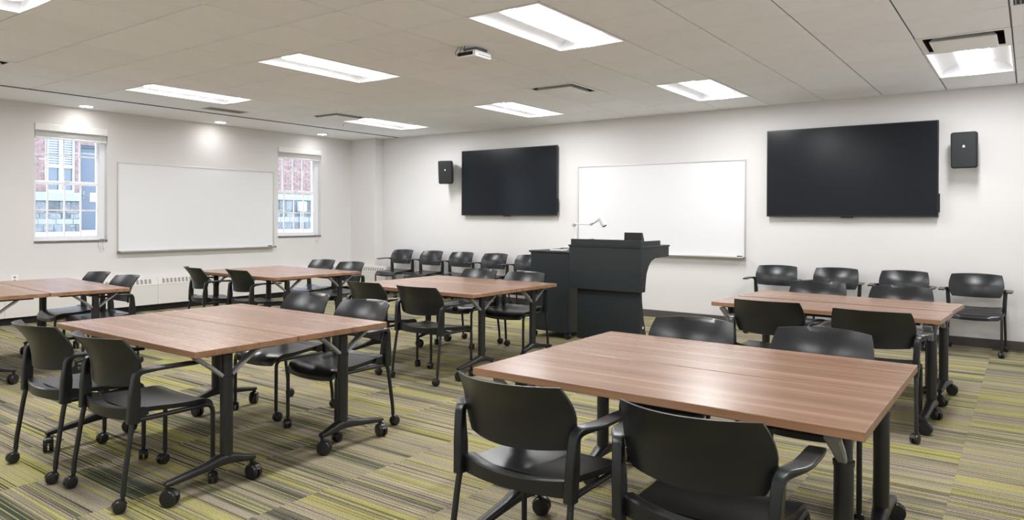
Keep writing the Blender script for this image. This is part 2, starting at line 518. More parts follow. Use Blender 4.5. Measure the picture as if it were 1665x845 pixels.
# ------------------------------------------------------------------ recessed troffers
def make_troffer():
    W, Ln, D = T_, 2 * T_, 0.105
    t = thing('ceiling_light', '', 'ceiling light', (0, 0, ZC), 0, 'recessed rectangular ceiling lights')
    bm = BM(); f = 0.016
    box(bm, (0.002, 0.002, -0.004), (f, Ln - 0.002, 0.004)); box(bm, (W - f, 0.002, -0.004), (W - 0.002, Ln - 0.002, 0.004))
    box(bm, (f, 0.002, -0.004), (W - f, f, 0.004)); box(bm, (f, Ln - f, -0.004), (W - f, Ln - 0.002, 0.004))
    obj('frame', bm, M['white_metal'], t)
    bm = BM()
    # two curved side reflectors, running along the length, and flat ends
    def prof(s):
        out = []
        for k in range(7):
            a = k / 6 * PI / 2
            out.append((f + (W / 2 - f - 0.12) * (1 - math.cos(a)) if s < 0 else W - f - (W / 2 - f - 0.12) * (1 - math.cos(a)), 0.002 + (D - 0.002) * math.sin(a)))
        return out
    for s in (-1, 1):
        p = prof(s)
        rings(bm, [[(a, yy, b) for a, b in p] for yy in (f, Ln - f)], cap=False, closed=False)
    for yy in (f, Ln - f):
        l, r = prof(-1), prof(1)
        poly = l + r[::-1]
        bm.faces.new([bm.verts.new((a, yy, b)) for a, b in poly])
    l = prof(-1)[-1][0]; r = prof(1)[-1][0]
    bm.faces.new([bm.verts.new(p) for p in ((l, f, D), (r, f, D), (r, Ln - f, D), (l, Ln - f, D))])
    obj('reflector', bm, M['reflector'], t, smooth=40)
    # half-round lens with rounded ends
    bm = BM(); hw = 0.125; dz = 0.088
    rs = []
    for k in range(13):
        yy = f + 0.004 + (Ln - 2 * f - 0.008) * k / 12
        e = 1.0
        d_end = min(k, 12 - k) / 12 * (Ln - 2 * f)
        if d_end < 0.12: e = math.sqrt(max(0.0, 1 - (1 - d_end / 0.12) ** 2)) * 0.6 + 0.4
        rs.append([(W / 2 - hw * e * math.copysign(abs(math.cos(a * PI / 12)) ** 0.55, math.cos(a * PI / 12)), yy, D - 0.004 - dz * e ** 0.5 * abs(math.sin(a * PI / 12)) ** 0.55) for a in range(13)])
    rings(bm, rs, cap=False, closed=False)
    for r_ in (rs[0], rs[-1]): bm.faces.new([bm.verts.new(p) for p in r_])
    for f_ in bm.faces:
        f_.normal_update(); f_.material_index = 0 if abs(f_.normal.z) > 0.93 else 1
    obj('lens', bm, [M['lens'], M['lens_side']], t, smooth=50)
    return t
def row_words(x, y):
    r = {6.827: 'far row', 3.779: 'middle row', 0.7312: 'near row'}[y]
    c = {-8.038: 'first from the window wall', -5.6: 'second from the window wall', -3.161: 'third from the window wall', -0.7226: 'fourth from the window wall'}[x]
    return 'recessed white ceiling light in the %s, %s' % (r, c)
tro = make_troffer()
for k, (x, y) in enumerate(LIGHTS):
    if k == 0:
        tro.location = (x, y, ZC); tro['label'] = row_words(x, y)
    else: dup(tro, (x, y, ZC), 0, row_words(x, y))

# square plaque diffusers
def make_plaque():
    W = T_
    t = thing('air_diffuser', '', 'air vent', (0, 0, ZC), 0, 'square plaque air diffusers')
    bm = BM(); f = 0.045
    box(bm, (0.003, 0.003, -0.003), (f, W - 0.003, 0.003)); box(bm, (W - f, 0.003, -0.003), (W - 0.003, W - 0.003, 0.003))
    box(bm, (f, 0.003, -0.003), (W - f, f, 0.003)); box(bm, (f, W - f, -0.003), (W - f, W - 0.003, 0.003))
    obj('frame', bm, M['white_metal'], t)
    bm = BM()
    box(bm, (f, f, 0.10), (W - f, W - f, 0.11))
    rings(bm, [[(f, f, z), (W - f, f, z), (W - f, W - f, z), (f, W - f, z)] for z in (0.003, 0.10)], cap=False)
    obj('neck', bm, M['slot_dark'], t)
    bm = BM(); a, b = 0.088, W - 0.088
    rings(bm, [[(p + i, p + i, z), (q - i, p + i, z), (q - i, q - i, z), (p + i, q - i, z)] for p, q, i, z in ((a, b, 0.04, 0.03), (a, b, 0, -0.020), (a, b, 0.004, -0.028), (a, b, 0.1, -0.024))])
    obj('plaque', bm, M['white_metal'], t, smooth=35)
    return t
PL_LAB = {(-4.380, 6.2176): 'square white air diffuser with dark gap, in the ceiling above the lectern area', (-8.038, 6.2176): 'square air diffuser at the end of the far left ceiling light',
          (-0.7226, 6.2176): 'square air diffuser joined to the right-hand ceiling light above the large right screen', (-4.380, 1.9504): 'square air diffuser cut by the top edge of the photo',
          (-8.038, 1.9504): 'square air diffuser at the left edge of the ceiling', (-0.7226, 1.9504): 'square air diffuser over the near right part of the room'}
pq = make_plaque()
for k, p in enumerate(PLAQUES):
    if k == 0: pq.location = (*p, ZC); pq['label'] = PL_LAB[p]
    else: dup(pq, (*p, ZC), 0, PL_LAB[p])

def make_grille(x0, y0, x1, y1, label, n, m_back):
    t = thing('return_grille', label, 'air vent', (x0, y0, ZC))
    W, Ln = x1 - x0, y1 - y0; f = 0.02
    bm = BM()
    box(bm, (0.003, 0.003, -0.004), (f, Ln - 0.003, 0.003)); box(bm, (W - f, 0.003, -0.004), (W - 0.003, Ln - 0.003, 0.003))
    box(bm, (f, 0.003, -0.004), (W - f, f, 0.003)); box(bm, (f, Ln - f, -0.004), (W - f, Ln - 0.003, 0.003))
    obj('frame', bm, M['white_metal'], t)
    obj('backing', bx((f, f, -0.0005), (W - f, Ln - f, -0.0002)), m_back, t)
    me = None
    for k in range(n):
        x = f + (W - 2 * f) * (k + 0.5) / n
        if me is None:
            o = obj('slat', bx((-0.004, f, -0.0035), (0.004, Ln - f, -0.0005)), M['grille_grey'], t, (x, 0, 0)); me = o.data
        else: link('slat', me, t, (x, 0, 0))
make_grille(SLOT[0], SLOT[1], SLOT[2], SLOT[3], 'narrow grey return grille beside the soffit edge', 9, M['plenum'])
make_grille(-0.113 + .002, 4.998, -0.113 + T_, 4.998 + T_, 'dark return grille at the upper right ceiling edge', 22, M['slot_dark'])

# soffit downlights
def make_downlight():
    t = thing('downlight', '', 'ceiling light', (0, 0, ZC), 0, 'round downlights along the window wall')
    bm = BM(); n = 24
    rings(bm, [[(r * math.cos(2 * PI * k / n), r * math.sin(2 * PI * k / n), z) for k in range(n)] for r, z in ((0.095, 0.001), (0.095, -0.004), (0.076, -0.006), (0.070, 0.0))], cap=False)
    obj('trim_ring', bm, M['white_metal'], t, smooth=40)
    obj('lens', cyl(BM(), (0, 0, -0.003), 0.070, 0.003, n=24), M['downlight'], t)
    return t
dl = make_downlight()
DL = [(-9.66, 4.09, 'round downlight in the soffit above the near window'), (-9.64, 5.92, 'round downlight in the soffit above the left whiteboard'),
      (-9.60, 7.75, 'round downlight in the soffit above the far window'), (-9.66, 2.26, 'unseen round downlight added for light in the soffit left of the near window')]  # the last one is out of view, added for its light
for k, (x, y, lb) in enumerate(DL):
    if k == 0: dl.location = (x, y, ZC); dl['label'] = lb
    else: dup(dl, (x, y, ZC), 0, lb)
    ld = bpy.data.lights.new('downlight_lamp', 'SPOT'); ld.energy = DOWNLIGHT_W; ld.spot_size = math.radians(150); ld.spot_blend = 1.0
    ld.shadow_soft_size = 0.06; ld.color = (1, 0.98, 0.96)
    lo = bpy.data.objects.new('downlight_lamp', ld); COL.objects.link(lo); lo.location = (x, y, ZC - 0.02)

t = thing('sprinkler_head', 'small round sprinkler head on the ceiling near the far window', 'sprinkler', (-8.29, 7.09, ZC))
obj('escutcheon', cyl(BM(), (0, 0, -0.003), 0.035, 0.006, n=16), M['white_metal'], t)
bm = BM(); cyl(bm, (0, 0, -0.018), 0.008, 0.026, n=8); cyl(bm, (0, 0, -0.031), 0.018, 0.002, n=12)
obj('deflector', bm, M['alu'], t)

# ceiling projector
t = thing('projector', 'small white projector hung flat under the ceiling with cables behind', 'projector', (-3.70, 4.53, ZC))
obj('body', bx((-0.115, -0.10, -0.085), (0.10, 0.11, -0.03), 0.012, 2), M['white_metal'], t, smooth=35)
obj('connector_panel', bx((-0.085, -0.103, -0.070), (0.07, -0.0985, -0.042)), M['slot_dark'], t)
obj('vent_band', bx((0.0995, -0.06, -0.068), (0.1015, 0.09, -0.062)), M['grille_grey'], t)
obj('mount_plate', bx((-0.07, -0.05, -0.03), (0.07, 0.09, -0.001)), M['latch'], t)
bm = BM()
for k in range(3):
    tube(bm, bend([(-0.08 + k * 0.05, -0.104, -0.06), (-0.08 + k * 0.05, -0.15, -0.06 + 0.01 * k), (-0.05 + k * 0.03, -0.13, -0.001)], 0.03), 0.0028, 6)
obj('cable_loop', bm, M['rubber'], t)

# ------------------------------------------------------------------ windows and blinds
XG = XL - 0.10    # plane of the sashes
def make_window(idx, y0, y1):
    root = struct(link('window_%d' % idx, None, None, (0, 0, 0)), ['white double-hung window nearest the viewer', 'white double-hung window near the room corner'][idx - 1])
    z0, z1 = WZ0, WZ1
    gl = y0 + 0.045; gr = y1 - 0.092          # inner edges of the jambs
    zm0, zm1 = 1.708, 1.757                   # meeting rail
    bm = BM()
    xo, xi = XG - 0.07, XG + 0.02
    box(bm, (xo, y0, z0), (xi, gl - 0.03, z1)); box(bm, (xo, gr + 0.028, z0), (xi, y1, z1))
    box(bm, (xo, y0, z1 - 0.05), (xi, y1, z1)); box(bm, (xo, y0, z0), (xi, y1, z0 + 0.018))
    obj('frame', bm, M['vinyl'], root)
    step = (gr - (y0 - 0.012)) / 4
    mx = [gr - step * k for k in (1, 2, 3)]
    edges = [gl] + mx[::-1] + [gr]
    def sash(name, x, za, zb, fr_b, fr_t, zmid):
        bm = BM()
        box(bm, (x - 0.016, gl - 0.03, za - fr_b), (x + 0.016, gl, zb + fr_t)); box(bm, (x - 0.016, gr, za - fr_b), (x + 0.016, gr + 0.028, zb + fr_t))
        box(bm, (x - 0.016, gl, za - fr_b), (x + 0.016, gr, za)); box(bm, (x - 0.016, gl, zb), (x + 0.016, gr, zb + fr_t))
        s = obj(name, bm, M['vinyl'], root)
        for yy in mx: obj('muntin', bx((x - 0.006, yy - 0.009, za), (x + 0.008, yy + 0.009, zb)), M['vinyl'], s)
        obj('muntin', bx((x - 0.005, gl, zmid - 0.009), (x + 0.007, gr, zmid + 0.009)), M['vinyl'], s)
        for a, b in zip(edges[:-1], edges[1:]):
            for c, d in ((za, zmid), (zmid, zb)):
                obj('pane', bx((x - 0.003, a, c), (x, b, d)), M['glass'], s)
    sash('lower_sash', XG, 1.052, zm0, 0.048, 0.03, 1.382)
    sash('upper_sash', XG - 0.034, zm1, 2.392, 0.045, 0.02, 2.083)
    obj('sash_lock', bx((XG + 0.016, (gl + gr) / 2 - 0.03, zm0 + 0.03), (XG + 0.03, (gl + gr) / 2 + 0.03, zm0 + 0.045), 0.003), M['vinyl'], root)
    obj('sill', bx((XL - 0.16, y0, z0 - 0.012), (XL + 0.022, y1 + 0.004, z0 + 0.012), 0.002), M['granite'], root, label=None) if False else \
        obj('sill', bx((XL - 0.16, y0 + 0.001, z0 - 0.012), (XL + 0.018, y1 - 0.001, z0 + 0.011), 0.002), M['granite'], root)
    # raised blind
    t = thing('window_blind', ['white blind drawn up to the top of the near left window', 'white blind drawn up to the top of the window by the corner'][idx - 1], 'blind', (XL - 0.035, (y0 + y1) / 2, 0), 0, 'raised window blinds')
    hw = (y1 - y0) / 2 - 0.006
    obj('head_valance', bx((0.012, -hw - 0.004, 2.372), (0.05, hw + 0.004, 2.458), 0.004), M['blind'], t)
    obj('head_rail', bx((-0.03, -hw, 2.40), (0.008, hw, 2.452)), M['blind'], t)
    me = None
    for k in range(14):
        z = 2.306 + k * 0.0062
        if me is None:
            o = obj('slat', bx((-0.03, -hw + 0.004, -0.0016), (0.028, hw - 0.004, 0.0016)), M['blind'], t, (0, 0, z)); me = o.data
        else: link('slat', me, t, (random.uniform(-.0015, .0015), 0, z))
    obj('bottom_rail', bx((-0.03, -hw + 0.003, 2.276), (0.03, hw - 0.003, 2.299), 0.003), M['blind'], t)
    for k, (yy, zz) in enumerate(((hw - 0.10, 0.96), (hw - 0.075, 0.90), (hw - 0.045, 0.93))):
        bm = BM(); tube(bm, [(0.058, yy, 2.40), (0.060, yy + 0.003, 1.6), (0.060, yy, zz)], 0.0017, 5)
        c = obj('pull_cord', bm, M['blind'], t)
        bm = BM(); cyl(bm, (0.060, yy, zz - 0.022), 0.010, 0.045, n=10, r2=0.005)
        obj('tassel', bm, M['blind'], c)
make_window(1, *WIN[0]); make_window(2, *WIN[1])

# ------------------------------------------------------------------ outside: ground, brick building, door
struct(obj('ground', bx((-30, -12, 0.80), (XL - WT - 0.02, 30, 0.944)), M['concrete']), 'pale paving outside the windows')
XB = -18.0
bld = thing('brick_building', 'red brick building on a stone base seen through the windows', 'building', (XB, 0, 0.944))
Z0 = 0.944
SEC = [(3.6, 9.4, 1.848 - Z0, 1.649 - Z0, 0), (9.4, 18.5, 1.99 - Z0, 1.815 - Z0, 1)]
def rel(z): return z - Z0
EWY, EWZ = (6.79, 7.385), (rel(1.852), rel(3.3))       # outside window opening
DY = (7.50, 8.42); DZ = rel(2.98)                      # outside door opening
bm = BM()
box(bm, (-0.4, 3.6, 0), (-0.012, EWY[0], 4.2)); box(bm, (-0.4, EWY[0], EWZ[1]), (-0.012, EWY[1], 4.2)); box(bm, (-0.4, EWY[0], 0), (-0.012, EWY[1], EWZ[0]))
box(bm, (-0.4, EWY[1], 0), (-0.012, DY[0], 4.2)); box(bm, (-0.4, DY[0], DZ), (-0.012, DY[1], 4.2)); box(bm, (-0.4, DY[1], 0), (-0.012, 18.5, 4.2))
obj('wall_backing', bm, M['mortar'], bld)
bm = BM()
H, Wd = 0.071, 0.215
for (ya, yb, zt, zb, s) in SEC:
    nrow = int((4.2 - zt) / H)
    for r in range(nrow):
        z = zt + r * H
        y = ya - (Wd / 2 if r % 2 else 0)
        while y < yb:
            a, b = max(y + 0.005, ya), min(y + Wd - 0.005, yb)
            y += Wd
            segs = [(a, b)]
            for (oy0, oy1, oz0, oz1) in ((EWY[0], EWY[1], EWZ[0], EWZ[1]), (DY[0], DY[1], 0, DZ)):
                if z + H > oz0 and z < oz1:
                    ns_ = []
                    for p, q in segs:
                        if q <= oy0 or p >= oy1: ns_.append((p, q))
                        else:
                            if p < oy0: ns_.append((p, oy0))
                            if q > oy1: ns_.append((oy1, q))
                    segs = ns_
            for p, q in segs:
                if q - p > 0.02: box(bm, (-0.02, p, z + 0.005), (random.uniform(0, 0.003), q, z + H - 0.005))
o = obj('brick_courses', bm, M['brick'], bld); o['kind'] = 'stuff'
for (ya, yb, zt, zb, s) in SEC:
    for a, b in ((ya, DY[0]), (DY[1], yb)) if s == 0 else ((ya, yb),):
        n = max(1, round((b - a) / 1.2))
        for k in range(n):
            obj('sill_stone', bx((-0.02, a + (b - a) * k / n + 0.003, zb), (0.045, a + (b - a) * (k + 1) / n - 0.003, zt - 0.003), 0.004), M['limestone'], bld)
        courses = [0.235, 0.42, 0.60, 0.66, 1.0]
        zprev = 0
        for ci, fz in enumerate(courses):
            z1_ = zb * fz
            y = a + (0.11 if ci % 2 else 0.0) - 0.22
            while y < b:
                wdt = random.uniform(0.19, 0.27) if ci != 1 else random.uniform(0.3, 0.4)
                p, q = max(y, a), min(y + wdt, b); y += wdt
                if q - p < 0.03: continue
                vis = (5.4 < p < 8.9) or (12.2 < p < 15.3)
                if vis:
                    obj('stone_block', bx((-0.02, p + 0.005, zprev + 0.005), (random.uniform(0.0, 0.018), q - 0.005, z1_ - 0.005), 0.003), M['limestone'] if ci == 1 else M['stone'], bld)
            zprev = z1_
        if s == 1 or True:
            rest = BM(); zprev = 0
            for ci, fz in enumerate(courses):
                z1_ = zb * fz; y = a
                while y < b:
                    p, q = y, min(y + 0.24, b); y += 0.24
                    if not ((5.2 < p < 9.0) or (12.0 < p < 15.5)): box(rest, (-0.02, p + 0.005, zprev + 0.005), (0.008, q - 0.005, z1_ - 0.005))
                zprev = z1_
            if len(rest.verts): o = obj('stone_courses', rest, M['stone'], bld); o['kind'] = 'stuff'
            else: rest.free()
f = BM()
ym = (EWY[0] + EWY[1]) / 2
for a, b in ((EWY[0], EWY[0] + 0.045), (ym - 0.035, ym + 0.035), (EWY[1] - 0.045, EWY[1])):
    box(f, (-0.10, a, EWZ[0]), (-0.03, b, EWZ[1]))
zmid = rel(2.44)
for a, b in ((EWZ[0], EWZ[0] + 0.05), (zmid - 0.03, zmid + 0.03), (EWZ[1] - 0.06, EWZ[1])):
    box(f, (-0.098, EWY[0], a), (-0.032, EWY[1], b))
wf = obj('window_frame', f, M['ext_frame'], bld)
for a, b in ((EWY[0] + 0.045, ym - 0.035), (ym + 0.035, EWY[1] - 0.045)):
    for c, d in ((EWZ[0] + 0.05, zmid - 0.03), (zmid + 0.03, EWZ[1] - 0.06)):
        obj('pane', bx((-0.08, a, c), (-0.07, b, d)), M['ext_pane'], wf)
    me = None
    for k in range(22):
        z = zmid + 0.03 + k * 0.055
        if z > EWZ[1] - 0.08: break
        obj('blind_slat', bx((-0.069, a + 0.004, z), (-0.060, b - 0.004, z + 0.022)), M['ext_frame'], wf)
t = obj('steel_door', bx((-0.20, DY[0] + 0.05, 0.03), (-0.15, DY[1] - 0.05, DZ - 0.06), 0.003), M['steel_door'], bld)
t['label'] = 'blue-grey metal door'
bm = BM()
box(bm, (-0.22, DY[0], 0), (-0.10, DY[0] + 0.05, DZ)); box(bm, (-0.22, DY[1] - 0.05, 0), (-0.10, DY[1], DZ)); box(bm, (-0.22, DY[0] + 0.05, DZ - 0.06), (-0.10, DY[1] - 0.05, DZ))
obj('door_frame', bm, M['steel_door'], t)
obj('threshold', bx((-0.22, DY[0], 0.0), (0.02, DY[1], 0.03)), M['ext_frame'], t)
bm = BM(); box(bm, (-0.15, DY[0] + 0.11, rel(1.72)), (-0.142, DY[0] + 0.15, rel(1.90))); tube(bm, bend([(-0.142, DY[0] + 0.13, rel(1.79)), (-0.09, DY[0] + 0.13, rel(1.79)), (-0.09, DY[0] + 0.22, rel(1.79))], 0.02), 0.008, 8)
obj('door_handle', bm, M['latch'], t)
obj('notice', bx((-0.15, DY[0] + 0.275, rel(1.65)), (-0.147, DY[0] + 0.46, rel(1.86))), M['paper'], t)
t = thing('utility_box', 'white utility box on the stone wall outside the far window', 'utility box', (XB + 0.02, 13.71, Z0))
obj('housing', bx((0, -0.14, rel(1.47)), (0.14, 0.14, rel(1.78)), 0.02, 2), M['ext_frame'], t, smooth=40)
bm = BM(); tube(bm, [(0.05, -0.03, rel(1.47)), (0.05, -0.03, 0.0)], 0.022, 8)
obj('conduit', bm, M['ext_frame'], t)

# ------------------------------------------------------------------ radiator convector along the window wall
def convector(name, label, length, loc, rz, panels, slot_from=None):
    """runs along local Y, back at local x = 0, front at x = 0.12"""
    t = thing(name, label, 'radiator', loc, rz)
    D, Zb, Ze, Zt = 0.12, 0.092, 0.362, 0.468
    y = 0.0
    slot_me = None
    for ln in panels:
        bm = BM()
        prism(bm, [(0.0, Zb), (D, Zb), (D, Ze), (D - 0.025, Zt), (0.0, Zt)], 0.0015, ln - 0.0015, axis='y')
        p = obj('cover_panel', bm, M['radiator'], t, (0, y, 0))
        obj('edge_line', bx((D - 0.0005, 0.002, Ze - 0.004), (D + 0.0008, ln - 0.002, Ze - 0.001)), M['grille_grey'], p)
        n = int((ln - 0.10) / 0.0565)
        bm = BM()
        for k in range(n):
            yy = 0.065 + k * 0.0565
            if slot_from and yy < slot_from: continue
            v = []
            for z in (Ze + 0.018, Zt - 0.026):
                xs = D - 0.025 * (z - Ze) / (Zt - Ze)
                v.append([(xs + 0.0012, yy, z), (xs + 0.0012, yy + 0.034, z), (xs - 0.004, yy + 0.034, z), (xs - 0.004, yy, z)])
            rings(bm, v)
        o = obj('louvre_slots', bm, M['grille_grey'], p); o['kind'] = 'stuff'
        y += ln
    obj('kick_plate', bx((0.02, 0.0, 0.004), (0.05, y, Zb)), M['slot_dark'], t)  # black strip painted in for the shade below the cover
    return t
PL = 1.83
y_start = 5.09 - 4 * PL
convector('wall_convector', 'long cream convector cover along the foot of the window wall', 0, (XL + 0.001, y_start + PL, 0), 0, [PL] * 5 + [CY0 - 0.15 - (y_start + 6 * PL)] if CY0 - 0.15 - (y_start + 6 * PL) > 0.2 else [PL] * 4 + [CY0 - 0.005 - (y_start + 5 * PL)])
# short return of the convector in front of the column: along +x, so rotate -90 degrees
convector('column_convector', 'short cream convector cover in front of the boxed column', 0, (XL + 0.125, CY0 - 0.002, 0), -PI / 2, [0.90])

t = thing('wall_outlet', 'white socket plate low on the wall under the near window', 'outlet', (XL, 3.40, 0.545))
obj('plate', bx((0, -0.036, -0.05), (0.006, 0.036, 0.05), 0.002), M['paper'], t)
for dz in (-0.02, 0.02): obj('socket', bx((0.0055, -0.014, dz - 0.012), (0.0068, 0.014, dz + 0.012)), M['grille_grey'], t)

# ------------------------------------------------------------------ whiteboards
def whiteboard(label, W, H, loc, rz):
    """local: board in the x-z plane, front faces -y"""
    t = thing('whiteboard', label, 'whiteboard', loc, rz)
    obj('writing_surface', bx((0.012, -0.014, 0.012), (W - 0.012, 0.0, H - 0.012)), M['whiteboard'], t)
    for a, b in (((0, -0.022, 0), (0.014, 0, H)), ((W - 0.014, -0.022, 0), (W, 0, H)), ((0.014, -0.022, H - 0.014), (W - 0.014, 0, H)), ((0.014, -0.022, 0), (W - 0.014, 0, 0.014))):
        obj('frame_rail', bx(a, b, 0.002), M['alu'], t)
    bm = BM()
    prism(bm, [(-0.022, 0.012), (-0.022, -0.004), (-0.085, -0.012), (-0.09, 0.004), (-0.084, 0.004), (-0.080, -0.006), (-0.03, 0.0)], 0.006, W - 0.006, axis='x')
    obj('pen_tray', bm, M['alu'], t)
    obj('end_cap', bx((W - 0.008, -0.092, -0.014), (W + 0.004, -0.02, 0.012), 0.002), M['latch'], t)
    obj('end_cap', bx((-0.004, -0.092, -0.014), (0.008, -0.02, 0.012), 0.002), M['latch'], t)
    bm = BM(); box(bm, (W - 0.105, -0.024, 0.004), (W - 0.035, -0.0215, 0.022))
    obj('maker_plate', bm, M['slot_dark'], t)
whiteboard('large blank whiteboard on the window wall between the two windows', 2.44, 1.21, (XL, 4.588, 0.83), PI / 2)
whiteboard('large blank whiteboard on the screen wall behind the lectern', 2.41, 1.218, (-5.255, YF, 0.836), 0)

# ------------------------------------------------------------------ screens and speakers
def television(label, x0, x1, z0, z1):
    t = thing('wall_screen', label, 'television', ((x0 + x1) / 2, YF, (z0 + z1) / 2))
    hw, hh = (x1 - x0) / 2, (z1 - z0) / 2
    obj('cabinet', bx((-hw, -0.078, -hh), (hw, -0.045, hh), 0.004), M['bezel'], t)
    obj('rear_hump', bx((-hw * 0.75, -0.045, -hh * 0.7), (hw * 0.75, -0.03, hh * 0.7), 0.006), M['bezel'], t)
    obj('screen', bx((-hw + 0.012, -0.0795, -hh + 0.018), (hw - 0.012, -0.0778, hh - 0.012)), M['screen'], t)
    obj('sensor_bump', bx((-0.07, -0.077, -hh - 0.012), (0.07, -0.06, -hh + 0.002), 0.003), M['bezel'], t)
    obj('side_tab', bx((hw - 0.002, -0.06, -hh + 0.05), (hw + 0.012, -0.04, -hh + 0.25), 0.003), M['bezel'], t)
    obj('wall_mount', bx((-0.3, -0.03, -0.2), (0.3, 0.0, 0.2)), M['black_metal'], t)
television('large dark flat screen left of the lectern whiteboard', -7.39, -5.575, 1.350, 2.381)
television('large dark flat screen on the right, beside the right speaker', -2.573, -0.785, 1.346, 2.378)

def speaker(label, loc, rz, tilt):
    t = thing('wall_speaker', label, 'speaker', loc, rz, 'black wall speakers')
    t.rotation_euler = (tilt, 0, rz)
    W, H = 0.118, 0.185
    bm = BM()
    def rr(hw, hh, y, r):
        out = []
        for cx, cz, a0 in ((hw - r, hh - r, 0), (-hw + r, hh - r, PI / 2), (-hw + r, -hh + r, PI), (hw - r, -hh + r, 1.5 * PI)):
            for k in range(5):
                a = a0 + k / 4 * PI / 2
                out.append((cx + r * math.cos(a), y, cz + r * math.sin(a)))
        return out
    rings(bm, [rr(W * 0.72, H * 0.86, 0.19, 0.03), rr(W, H, 0.05, 0.025), rr(W, H, 0.012, 0.025), rr(W - 0.004, H - 0.004, 0.006, 0.022)])
    obj('cabinet', bm, M['bezel'], t)
    bm = BM(); rings(bm, [rr(W - 0.008, H - 0.008, 0.006, 0.02), rr(W - 0.008, H - 0.008, 0.001, 0.02), rr(W - 0.014, H - 0.014, -0.003, 0.016)])
    obj('grille', bm, M['speaker'], t)
    bm = BM(); box(bm, (-0.012, -0.0045, 0.028), (0.012, -0.003, 0.034)); cyl(bm, (0, -0.0038, 0.043), 0.009, 0.0015, axis='y', n=12)
    obj('emblem', bm, M['paper'], t)
    bm = BM(); tube(bm, [(0, 0.17, 0), (0, 0.27, -0.02)], 0.018, 10); box(bm, (-0.04, 0.26, -0.06), (0.04, 0.275, 0.02))
    obj('wall_bracket', bm, M['black_metal'], t)
    return t
speaker('black wall speaker left of the left screen, angled into the room', (-7.58, 8.57, 2.037), math.radians(24), math.radians(7))
speaker('black wall speaker at the right of the right screen', (-0.548, 8.57, 2.030), math.radians(-6), math.radians(3))

# ------------------------------------------------------------------ chairs
def chair_caster_bm(r=0.029):
    """origin at stem top, z = 0; wheel bottom at z = -0.078"""
    bm = BM(); c = Vector((0, -0.014, -0.078 + r))
    cyl(bm, (0, 0, -0.012), 0.0085, 0.03, n=10)
    for s in (-1, 1):
        rs = []
        for rr, xx in ((r * 0.55, 0.024), (r * 0.9, 0.021), (r, 0.014), (r, 0.004), (r * 0.8, 0.003)):
            rs.append([c + Vector((s * xx, rr * math.cos(2 * PI * k / 16), rr * math.sin(2 * PI * k / 16))) for k in range(16)])
        rings(bm, rs)
    # hood over the wheels
    rs = []
    for k in range(7):
        a = math.radians(15 + k * 25)
        rs.append([c + Vector((xx, q * math.cos(a), q * math.sin(a))) for xx, q in ((-0.010, r * 0.5), (0.010, r * 0.5), (0.010, r * 1.12), (-0.010, r * 1.12))])
    rings(bm, rs)
    return bm

